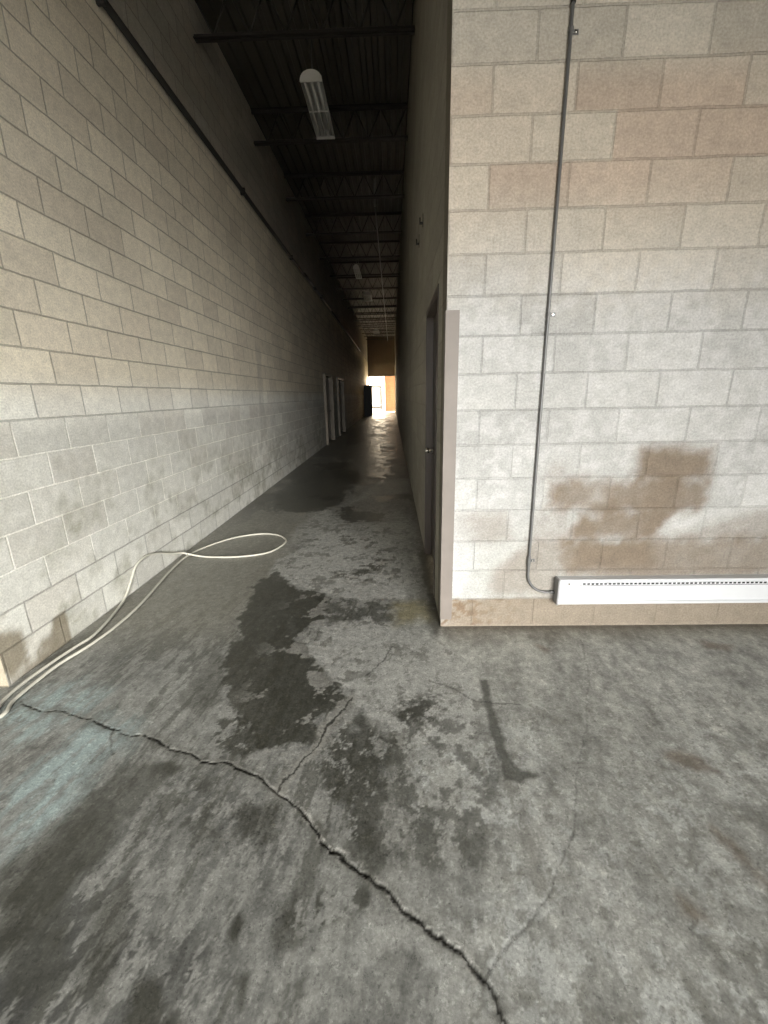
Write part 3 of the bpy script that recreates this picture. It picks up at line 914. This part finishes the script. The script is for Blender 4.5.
# ribbed roof deck, falling gently towards the camera
dk = MB()
prof = []
x = -4.9
while x < 5.4:
    prof += [(x, 0.0), (x + 0.075, 0.0), (x + 0.09, 0.038), (x + 0.15, 0.038)]
    x += 0.165
ya, yb = DOCK_Y - 0.2, END_Y + 0.3
ra = [dk.bm.verts.new((p[0], ya, deck_z(ya) + p[1])) for p in prof]
rb = [dk.bm.verts.new((p[0], yb, deck_z(yb) + p[1])) for p in prof]
rc = [dk.bm.verts.new((p[0], ya, deck_z(ya) + 0.12)) for p in (prof[0], prof[-1])]
rd = [dk.bm.verts.new((p[0], yb, deck_z(yb) + 0.12)) for p in (prof[0], prof[-1])]
for k in range(len(prof) - 1):
    dk.bm.faces.new((ra[k], ra[k + 1], rb[k + 1], rb[k]))
dk.bm.faces.new((rc[0], rc[1], rd[1], rd[0]))
dk.bm.faces.new((ra[0], rb[0], rd[0], rc[0]))
dk.bm.faces.new((ra[-1], rc[1], rd[1], rb[-1]))
dk.bm.faces.new([rc[0]] + ra + [rc[1]])
dk.bm.faces.new([rd[0]] + rb + [rd[1]])
struct(dk.build('ceiling', STEEL_DECK), 'dark ribbed steel roof deck over the corridor', 'ceiling')

# ground outside both doorways
struct(MB().box(-30, 30, -40, DOCK_Y, -0.3, -0.005).build('ground_dock', APRON))
struct(MB().box(-30, 30, END_Y + 0.2, 90, -0.3, -0.005).build('ground_yard', YARD))


# ------------------------------------------------------------------ doors
def door(name, wall_x, side, y0, y1, h, leafm, framem, label, proud, knob_y, pair=False):
    """side -1: left wall (room is +x); side +1: right wall (room is -x)"""
    s = 1 if side < 0 else -1                       # towards the corridor
    root = bpy.data.objects.new(name, None)
    col.objects.link(root)
    root.location = (wall_x, (y0 + y1) / 2, 0)
    struct(root, label, 'door')
    root['kind'] = 'structure'

    def bx(mb, xa, xb, *r):
        return mb.box(min(xa, xb), max(xa, xb), *r)
    fw_, dp = 0.055, 0.16
    f = MB()
    xo, xi = wall_x + s * proud, wall_x - s * dp
    bx(f, xo, xi, y0 + 0.002, y0 + fw_, 0, h - 0.002)
    bx(f, xo, xi, y1 - fw_, y1 - 0.002, 0, h - 0.002)
    bx(f, xo, xi, y0 + fw_, y1 - fw_, h - fw_, h - 0.002)
    xl = wall_x - s * 0.055                         # leaf face, behind the stop
    f.build('door_frame', framem, root, 0.003)
    a, b = y0 + fw_ + 0.003, y1 - fw_ - 0.003
    leaf = bx(MB(), xl, xl - s * 0.045, a, b, 0.008, h - fw_ - 0.003).build('door_leaf', leafm, root, 0.002)
    if knob_y is not None:
        k = MB()
        zc = 1.03
        k.tube([(xl + s * 0.0005, knob_y, zc), (xl + s * 0.008, knob_y, zc)], 0.032, 20)
        k.tube([(xl + s * t, knob_y, zc) for t in (0.008, 0.03, 0.038, 0.05, 0.062, 0.068)], 0.02, 20,
               rs=[0.011, 0.012, 0.022, 0.028, 0.024, 0.010])
        kn = k.build('knob', CHROME, leaf)
        kn['label'] = 'worn chrome door knob'
    for z in (0.25, 1.05, 1.85):
        hy = y0 + fw_ + 0.004 if (knob_y or y1) > (y0 + y1) / 2 else y1 - fw_ - 0.004
        MB().tube([(xl + s * 0.006, hy, z - 0.05), (xl + s * 0.006, hy, z + 0.05)], 0.007, 10).build('hinge', framem, root)
    return root


door('door_1', XR, 1, D1[0], D1[1], D1[2], DOORB, FRAMEB,
     'brown steel door in the right corridor wall, just past the steel-edged corner', 0.006, 3.80)
door('door_2', XL, -1, D2[0], D2[1], D2[2], DOORB, FRAMEL,
     'nearer of the two framed doors far down the left wall', 0.075, 15.05)
door('door_3', XL, -1, D3[0], D3[1], 2.20, DOORB, FRAMEL,
     'farther of the two framed doors far down the left wall', 0.075, 17.0)

# ------------------------------------------------------------------ steel corner guard
cg = MB()
g0, g1, t = XR - 0.005, FRONT_Y - 0.005, 0.005
cg.prism([(g0, g1), (g0 + 0.077, g1), (g0 + 0.077, g1 + t - 0.0005), (g0 + t - 0.0005, g1 + t - 0.0005),
          (g0 + t - 0.0005, g1 + 0.077), (g0, g1 + 0.077)], 2, 0.055, 1.965)
o = cg.build('corner_guard', GUARD)
tag(o, 'grey steel angle guarding the corner of the block wall', 'corner guard')

# ------------------------------------------------------------------ baseboard heater
HX0, HX1, HY, HZ0, HZ1 = 1.045, 3.25, FRONT_Y, 0.190, 0.362
h = thing('baseboard_heater', 'long white baseboard heater low on the block wall', 'heater', (HX0, HY, HZ0))
prof = [(HY - 0.001, HZ0), (HY - 0.062, HZ0), (HY - 0.068, HZ0 + 0.006), (HY - 0.068, HZ0 + 0.018), (HY - 0.058, HZ0 + 0.024),
        (HY - 0.058, HZ0 + 0.122), (HY - 0.052, HZ0 + 0.139), (HY - 0.052, HZ0 + 0.150), (HY - 0.064, HZ0 + 0.155),
        (HY - 0.064, HZ1 - 0.008), (HY - 0.058, HZ1), (HY - 0.001, HZ1)]
MB().prism(prof, 0, HX0 + 0.012, HX1).build('casing', WHITE, h)
cap = [(HY - 0.001, HZ0 - 0.002), (HY - 0.070, HZ0 - 0.002), (HY - 0.070, HZ1 + 0.002), (HY - 0.001, HZ1 + 0.002)]
MB().prism(cap, 0, HX0, HX0 + 0.0115).build('end_cap', GREYEND, h, 0.002)['label'] = 'grey end cap'
gr = MB()
x = HX0 + 0.16
gr.box(HX0 + 0.14, HX1 - 0.02, HY - 0.0575, HY - 0.0525, HZ0 + 0.128, HZ0 + 0.1495, 0)
while x < HX1 - 0.06:
    gr.box(x, x + 0.017, HY - 0.0590, HY - 0.0580, HZ0 + 0.136, HZ0 + 0.147, 1)
    x += 0.027
gr.box(HX0 + 0.14, HX1 - 0.02, HY - 0.0590, HY - 0.0580, HZ0 + 0.128, HZ0 + 0.1312, 1)
g = gr.build('grille', [WHITE, DARKHOLE], h)
g['label'] = 'slotted louvre strip with a row of dark holes'
MB().tube([(HX0 + 0.075, HY - 0.0535, HZ0 + 0.139), (HX0 + 0.075, HY - 0.0475 - 0.009, HZ0 + 0.139)], 0.007, 12).build('screw', CHROME, h)

# ------------------------------------------------------------------ conduit up the front wall
R = 0.0085
cy = FRONT_Y - 0.0125
c = thing('electrical_conduit', 'thin grey metal conduit rising from the white heater up the block wall', 'conduit', (0.865, FRONT_Y, 0.26))
bend = [(0.866 + 0.13 * (1 - math.cos(a)), cy, 0.385 - 0.13 * math.sin(a)) for a in [math.pi / 2 * k / 10 for k in range(11)]]
MB().tube([(0.863, cy, 5.6), (0.864, cy, 2.0), (0.865, cy, 0.8)] + bend + [(HX0 - 0.012, cy, 0.255)], R, 14).build('tube', GALV, c)
for z in (3.29, 0.475):
    MB().tube([(0.8645, cy, z - 0.035), (0.8645, cy, z - 0.034), (0.8645, cy, z + 0.034), (0.8645, cy, z + 0.035)],
              R + 0.0035, 14).build('coupling', DARKPIPE if z > 3 else GALV, c)
MB().tube([(HX0 - 0.03, cy, 0.255), (HX0 - 0.001, cy, 0.255)], R + 0.003, 14).build('connector', GALV, c)
for z in (3.155, 1.93, 0.475):
    st = MB()
    st.box(0.875, 0.905, FRONT_Y - 0.0025, FRONT_Y - 0.0005, z - 0.011, z + 0.011)
    arc = [(0.8645 + (R + 0.0015) * math.cos(a), cy + (R + 0.0015) * math.sin(a) * -1, 0) for a in [math.pi * k / 10 for k in range(11)]]
    arc2 = [(0.8645 + (R + 0.0032) * math.cos(a), cy + (R + 0.0032) * math.sin(a) * -1, 0) for a in [math.pi * k / 10 for k in range(11)]]
    st.prism([(p[0], p[1]) for p in arc] + [(p[0], p[1]) for p in arc2[::-1]], 2, z - 0.011, z + 0.011)
    s_ = st.build('strap', GALV, c)
    sc_ = MB().tube([(0.892, FRONT_Y - 0.0025, z), (0.892, FRONT_Y - 0.0065, z), (0.892, FRONT_Y - 0.0085, z)], 0.007, 12, rs=[0.008, 0.008, 0.004])
    sc_.build('screw', CHROME, s_)

# ------------------------------------------------------------------ hose on the floor
zf = 0.0115
A = [(-2.10, 1.50, zf), (-1.978, 1.695, zf), (-2.013, 1.823, zf), (-2.013, 2.093, zf), (-1.964, 2.307, zf), (-1.939, 2.534, zf),
     (-1.955, 2.881, zf), (-2.05, 3.492, zf), (-2.065, 3.889, zf), (-1.96, 4.176, zf), (-1.786, 4.407, zf), (-1.544, 4.527, zf),
     (-1.331, 4.484, zf), (-1.18, 4.288, zf), (-1.213, 4.04, zf), (-1.325, 3.893, zf), (-1.571, 3.82, zf), (-1.837, 3.828, zf),
     (-1.955, 3.835, 0.024), (-2.03, 3.845, 0.036), (-2.10, 3.84, 0.052), (-2.131, 3.72, 0.095), (-2.131, 3.513, 0.180), (-2.131, 3.317, 0.228),
     (-2.131, 3.165, 0.206), (-2.128, 3.075, 0.133), (-2.122, 2.97, 0.045), (-2.102, 2.851, zf), (-2.045, 2.615, zf), (-2.018, 2.423, zf),
     (-2.042, 2.296, zf), (-2.063, 2.155, zf), (-2.080, 1.953, zf), (-2.068, 1.816, zf), (-2.03, 1.66, zf), (-2.14, 1.42, zf)]
o = MB().tube(spline(A, 8), 0.0095, 10).build('hose', HOSE)
tag(o, 'cream hose looped across the wet floor and against the left wall', 'hose')

# ------------------------------------------------------------------ pipe along the left wall
px_, pz = XL + 0.036, 4.385
p = thing('wall_pipe', 'dark iron pipe running high along the left block wall', 'pipe', (XL, 4.0, pz))
MB().tube([(px_, 2.2, pz), (px_, 8.0, pz), (px_, 11.4, pz)], 0.030, 14).build('pipe_run', DARKPIPE, p)
MB().tube([(px_, 11.55, pz + 0.03), (px_, 12.7, pz + 0.06)], 0.026, 12).build('pipe_run', GALV, p)['label'] = 'bare shiny length of pipe'
MB().tube([(px_, 13.05, pz + 0.06), (px_, 16.1, pz + 0.06)], 0.026, 12).build('pipe_run', GALV, p)['label'] = 'bare shiny length of pipe'
MB().tube([(px_, 16.1, pz + 0.06), (px_, 30.0, pz + 0.06)], 0.026, 12).build('pipe_run', DARKPIPE, p)
for y in (11.4, 12.7):
    MB().tube([(px_, y - 0.02, pz + 0.03), (px_, y + 0.37, pz + 0.045)], 0.034, 12).build('coupling', DARKPIPE, p)
for y in (3.95, 7.0, 10.0, 14.0):
    zz = pz + (0.06 if y > 13 else 0)
    MB().box(XL + 0.0005, px_ + 0.034, y - 0.015, y + 0.015, zz - 0.045, zz + 0.045).build('clamp', DARKPIPE, p, 0.004)


# ------------------------------------------------------------------ bar joists under the deck
def joist(y):
    zt = deck_z(y) - 0.004
    d = 0.45
    r = thing('bar_joist', 'dark open-web steel joist spanning the corridor under the roof deck', 'joist', (0, y, zt),
              'bar joists under the roof deck')
    xa, xb = XL + 0.004, XR - 0.004
    tc_ = MB()
    for s in (-1, 1):                                # double angles
        tc_.box(xa, xb, y + s * 0.008 - (0.042 if s < 0 else 0), y + s * 0.008 + (0.042 if s > 0 else 0), zt - 0.006, zt)
        tc_.box(xa, xb, y + s * 0.008 - (0.006 if s < 0 else 0), y + s * 0.008 + (0.006 if s > 0 else 0), zt - 0.05, zt - 0.006)
    tc_.build('top_chord', JOIST, r)
    bc = MB()
    for s in (-1, 1):
        bc.box(xa, xb, y + s * 0.008 - (0.036 if s < 0 else 0), y + s * 0.008 + (0.036 if s > 0 else 0), zt - d, zt - d + 0.006)
        bc.box(xa, xb, y + s * 0.008 - (0.006 if s < 0 else 0), y + s * 0.008 + (0.006 if s > 0 else 0), zt - d + 0.006, zt - d + 0.045)
    bc.build('bottom_chord', JOIST, r)
    n = 12
    pts = []
    for k in range(n + 1):
        xx = xa + 0.02 + (xb - xa - 0.04) * k / n
        pts.append((xx, y, zt - 0.03 if k % 2 == 0 else zt - d + 0.025))
    w = MB()
    for k in range(n):
        w.tube([pts[k], pts[k + 1]], 0.011, 6)
    w.build('web', JOIST, r)
    return r


def copy_tree(root, dy):
    r = root.copy()
    col.objects.link(r)
    r.location = (root.location.x, root.location.y + dy, deck_z(root.location.y + dy) - 0.004)
    for ch in root.children:
        k = ch.copy()
        col.objects.link(k)
        k.parent = r
    return r


J0 = joist(5.85)
for k in range(1, 16):
    copy_tree(J0, 2.1 * k)


def low_z(y):
    return deck_z(y) - 0.46


# conduit hung under the joists
cc = thing('ceiling_conduit', 'thin metal conduit running lengthwise under the roof joists', 'conduit', (-0.31, 24, low_z(24)))
ys_ = np.linspace(10.5, 38.5, 24)
MB().tube([(-0.31, y, low_z(y) - 0.02) for y in ys_], 0.014, 8).build('tube', GALV, cc)
for k in range(2, 15, 3):
    y = 5.85 + 2.1 * k + 0.3
    MB().box(-0.33, -0.29, y - 0.02, y + 0.02, low_z(y) - 0.038, deck_z(y) - 0.001).build('hanger', GALV, cc)


# ------------------------------------------------------------------ ceiling lamps
def lamp(x, y0, zb, w, ln, label):
    r = thing('fluorescent_lamp', label, 'ceiling lamp', (x, y0 + ln / 2, zb), 'fluorescent lamps under the corridor roof')
    n = 14
    hh = 0.105
    out = [(x - w / 2 * math.cos(math.pi * k / n), zb + hh * math.sin(math.pi * k / n)) for k in range(n + 1)]
    inn = [(x - (w / 2 - 0.006) * math.cos(math.pi * k / n), zb + (hh - 0.006) * math.sin(math.pi * k / n)) for k in range(n + 1)]
    MB().prism(out + inn[::-1], 1, y0 + 0.008, y0 + ln - 0.008).build('reflector', LAMPW, r)
    for ya_, yb_ in ((y0, y0 + 0.0075), (y0 + ln - 0.0075, y0 + ln)):
        MB().prism([(p_[0], p_[1]) for p_ in out] + [(x + w / 2, zb - 0.02), (x - w / 2, zb - 0.02)], 1, ya_, yb_).build('end_plate', LAMPW, r)
    for dx in (-0.3, 0.0, 0.3):
        MB().tube([(x + dx * w, y0 + 0.03, zb + 0.022), (x + dx * w, y0 + ln - 0.03, zb + 0.022)], 0.019, 12).build('tube', TUBEW, r)
    for yy in (y0 + 0.03, y0 + ln / 2, y0 + ln - 0.03):
        MB().box(x - w / 2 + 0.004, x + w / 2 - 0.004, yy - 0.012, yy + 0.012, zb - 0.004, zb + 0.004).build('cross_wire', LAMPW, r)
    for yy in (y0 + 0.15, y0 + ln - 0.15):
        MB().tube([(x, yy, zb + hh - 0.004), (x, yy, deck_z(yy) - 0.001)], 0.006, 6).build('hanger', GALV, r)
    return r


lamp(-0.925, 6.22, 5.19, 0.27, 1.18, 'nearest unlit fluorescent lamp hanging in the dark corridor roof')
lamp(-1.08, 14.75, low_z(15) - 0.14, 0.20, 1.22, 'small glint of a lamp, second nearest under the joists')
lamp(-0.96, 18.6, low_z(18.8) - 0.16, 0.34, 1.22, 'third lamp down the corridor, bright pale reflector under the joists')
lamp(-1.03, 30.4, low_z(30.5) - 0.14, 0.42, 1.22, 'farthest small lamp, just before the brown end wall')

# ------------------------------------------------------------------ brackets on the right corridor wall
for (y, z0_, z1_, lab) in ((4.43, 3.01, 3.115, 'upper small iron bracket on the right corridor wall'),
                           (4.99, 3.012, 3.13, 'lower and farther small iron bracket on the right corridor wall')):
    b_ = MB()
    b_.box(XR - 0.005, XR - 0.0003, y - 0.012, y + 0.012, z0_, z1_)
    b_.box(XR - 0.035, XR - 0.005, y - 0.006, y + 0.006, z0_ + 0.02, z0_ + 0.04)
    b_.tube([(XR - 0.03, y, z0_ + 0.03), (XR - 0.03, y, z0_ + 0.075)], 0.006, 8)
    tag(b_.build('wall_bracket', DARKPIPE), lab, 'bracket', 'iron brackets on the right corridor wall')

# ------------------------------------------------------------------ dark cabinet by the far doorway
cb = thing('tall_cabinet', 'tall black cabinet against the left wall near the bright far doorway', 'cabinet', (-1.83, 33.2, 0))
MB().box(XL + 0.01, -1.53, 32.8, 33.7, 0.06, 2.27).build('body', CABINET, cb, 0.01)
MB().box(XL + 0.04, -1.56, 32.84, 33.66, 0, 0.06).build('plinth', CABINET, cb)
MB().box(XL + 0.03, -1.55, 32.778, 32.7995, 0.12, 2.2).build('door', CABINET, cb, 0.003)
MB().tube([(-1.62, 32.765, 1.0), (-1.62, 32.765, 1.2)], 0.008, 8).build('handle', DARKPIPE, cb)

# ------------------------------------------------------------------ outside the far doorway
bk = MB()
bk.box(-0.66, 1.2, 42.5, 42.8, 0.0, 3.4)
bk.box(-0.70, 1.2, 42.46, 42.5, 0.0, 0.16)
bk.box(-0.70, -0.66, 42.46, 42.84, 0.0, 3.4)
tag(bk.build('brick_pier', BRICK), 'sunlit orange brick wall outside the far doorway, on its right', 'brick wall')
fe = thing('yard_fence', 'pale metal fence in the white glare outside the far doorway', 'fence', (-2.5, 47, 0))
for x in (-4.4, -2.8, -1.2):
    MB().box(x - 0.15, x + 0.15, 46.85, 47.15, 0, 2.5).build('post', FENCEP, fe)
for z in (0.25, 2.4):
    MB().box(-4.4, -1.2, 46.97, 47.03, z - 0.12, z + 0.12).build('rail', FENCEP, fe)
mesh_ = MB()
x = -4.3
while x < -1.28:
    mesh_.box(x - 0.02, x + 0.02, 46.99, 47.01, 0.29, 2.36)
    x += 0.12
mesh_.build('infill', FENCEP, fe)
